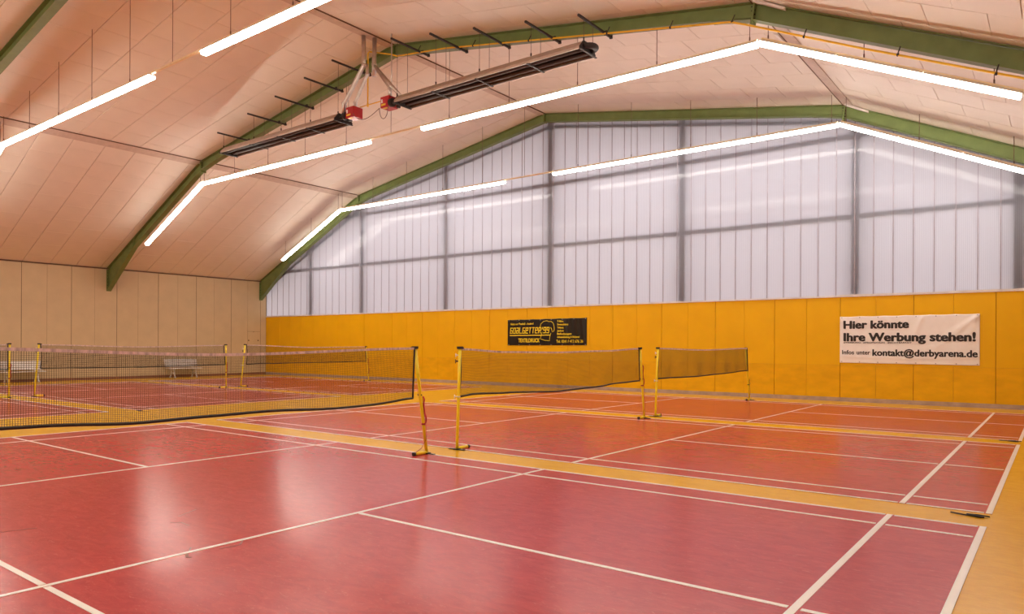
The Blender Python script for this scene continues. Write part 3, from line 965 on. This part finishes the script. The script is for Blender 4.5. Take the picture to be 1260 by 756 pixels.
# black banner
def wrinkle_k(x, z, w, h):
    d = 0.0
    for cx, a, s in ((.72, .024, .25), (.80, .020, -.1), (.88, .030, .0), (.94, .024, .12), (.12, .014, .3)):
        c = (x - cx * w - s * (h - z)) / .055
        d += a * math.exp(-c * c) * (.3 + .7 * z / h)
    return d
t, PT, w, h = banner(-10.11, -6.475, (1.585, 1.605, 2.610, 2.590), M['banner_k'], 'black banner with yellow textile print lettering and shirt outline', wrinkle_k)
tx = lambda *a, **k: print_text(t, PT, w, h, *a, **k)
tx('Nicht nur Fussball - Anders!', .04, .345, .80, .875, M['print_y'], bold=.03)
tx('TEXTILDRUCK', .145, .425, .12, .265, M['print_y'], bold=.035)
for i, (s_, u1) in enumerate((('T-Shirts', .725), ('Sweatshirts', .782), ('Trikots', .725), ('Jacken', .725), ('Beflockungen', .82), ('Arbeitskleidung & Stickerei', .915))):
    v = .865 - i * .118
    tx(s_, .645, u1, v, v + .07, M['print_y'], bold=.03)
tx('Tel. 0241 / 412 676 36', .635, .96, .095, .20, M['print_y'], bold=.02)
# squared italic lettering drawn with straight strokes
GLY = {'G': [[(1, 1), (0, 1), (0, 0), (1, 0), (1, .5), (.5, .5)]], 'O': [[(0, 0), (0, 1), (1, 1), (1, 0), (0, 0)]],
       'A': [[(0, 1), (1, 1), (1, 0), (0, 0), (0, .5), (1, .5)]], 'L': [[(0, 1), (0, 0), (1, 0)]],
       'E': [[(1, 0), (0, 0), (0, 1), (1, 1), (1, .5), (0, .5)]], 'T': [[(0, 1), (1, 1)], [(.5, 1), (.5, 0)]],
       'R': [[(0, 0), (0, 1), (1, 1), (1, .5), (0, .5)], [(.5, .5), (1, 0)]], "'": [[(.3, 1), (.1, .7)]],
       '9': [[(0, 0), (1, 0), (1, 1), (0, 1), (0, .5), (1, .5)]]}
strokes = MB()
word = "GOALGETTER'99"
u = .035
adv = (.555 - .035) / (len(word) - .45)
for ch in word:
    cwid = adv * .62 if ch != "'" else adv * .3
    for pl in GLY[ch]:
        for (a, b) in zip(pl[:-1], pl[1:]):
            def pp(q):
                return Vector(((u + q[0] * cwid) * w + .09 * q[1] * .28, (.475 + q[1] * .205) * h))
            A, B = pp(a), pp(b)
            dd = (B - A).normalized() * .0165
            nn = Vector((-dd.y, dd.x))
            qs = [A - dd - nn, B + dd - nn, B + dd + nn, A - dd + nn]
            strokes.add([PT(q.x / w, q.y / h, .006 + .00012 * (len(strokes.f) % 30)) for q in qs], [(0, 1, 2, 3)])
    u += adv if ch != "'" else adv * .55
obj('lettering', strokes, M['print_y'], t)
ul = MB()
for i in range(20):
    a, b = .03 + i / 20 * .53, .03 + (i + 1) / 20 * .53
    ul.add([PT(a, .37, .007), PT(b, .37, .007), PT(b, .405, .007), PT(a, .405, .007)], [(0, 1, 2, 3)])
obj('underline', ul, M['print_y'], t)
sh = [(.445, .56), (.43, .70), (.44, .82), (.475, .91), (.515, .93), (.54, .90), (.57, .905), (.595, .84), (.605, .74), (.61, .60), (.60, .53), (.585, .50), (.575, .62), (.565, .68)]
sh2 = [(.455, .50), (.445, .38), (.435, .25), (.49, .19), (.55, .17), (.552, .30), (.565, .46)]
obj('shirt_outline', MB().tube([PT(a, b, .007) for a, b in sh], .011, 5).tube([PT(a, b, .007) for a, b in sh2], .011, 5), M['print_y'], t)

# ================================================================== SMALL THINGS ON THE FLOOR
def tie(x, y, label):
    mb = MB()
    mb.tube([(x, y, .010), (x + .10, y - .035, .010), (x + .25, y - .075, .010)], .007, 6)
    mb.tube([(x + .13, y + .01, .010), (x + .22, y - .005, .016), (x + .31, y + .0, .010)], .006, 6)
    mb.tube([(x + .13, y + .01, .010), (x + .18, y - .03, .016), (x + .25, y - .075, .010)], .008, 6)
    mb.box(x + .20, x + .27, y - .05, y - .015, .001, .014)
    tag(obj('strap_buckle', mb, M['bracket']), label, 'strap')
tie(6.385, 3.49, 'black strap lying on the yellow floor strip, the one farther from the white banner')
tie(6.39, 10.23, 'black strap lying on the yellow floor strip closer to the white banner')
tie(-10.10, 3.63, 'black strap lying on the yellow floor between the two rows of courts')

# loose white tape on the right knee strip
o = obj('loose_tape', MB().hexa([(XK2 - .17, 11.7, zr(XK2 - .17) - .026), (XK2 - .09, 11.7, zr(XK2 - .09) - .040), (XK2 - .09, 12.9, zr(XK2 - .09) - .040), (XK2 - .17, 12.9, zr(XK2 - .17) - .026),
                                (XK2 - .17, 11.7, zr(XK2 - .17) - .0225), (XK2 - .09, 11.7, zr(XK2 - .09) - .034), (XK2 - .09, 12.9, zr(XK2 - .09) - .034), (XK2 - .17, 12.9, zr(XK2 - .17) - .0225)]), M['label_w'])
tag(o, 'short white tape peeling from the ceiling cover strip beside the heater frame', 'tape')
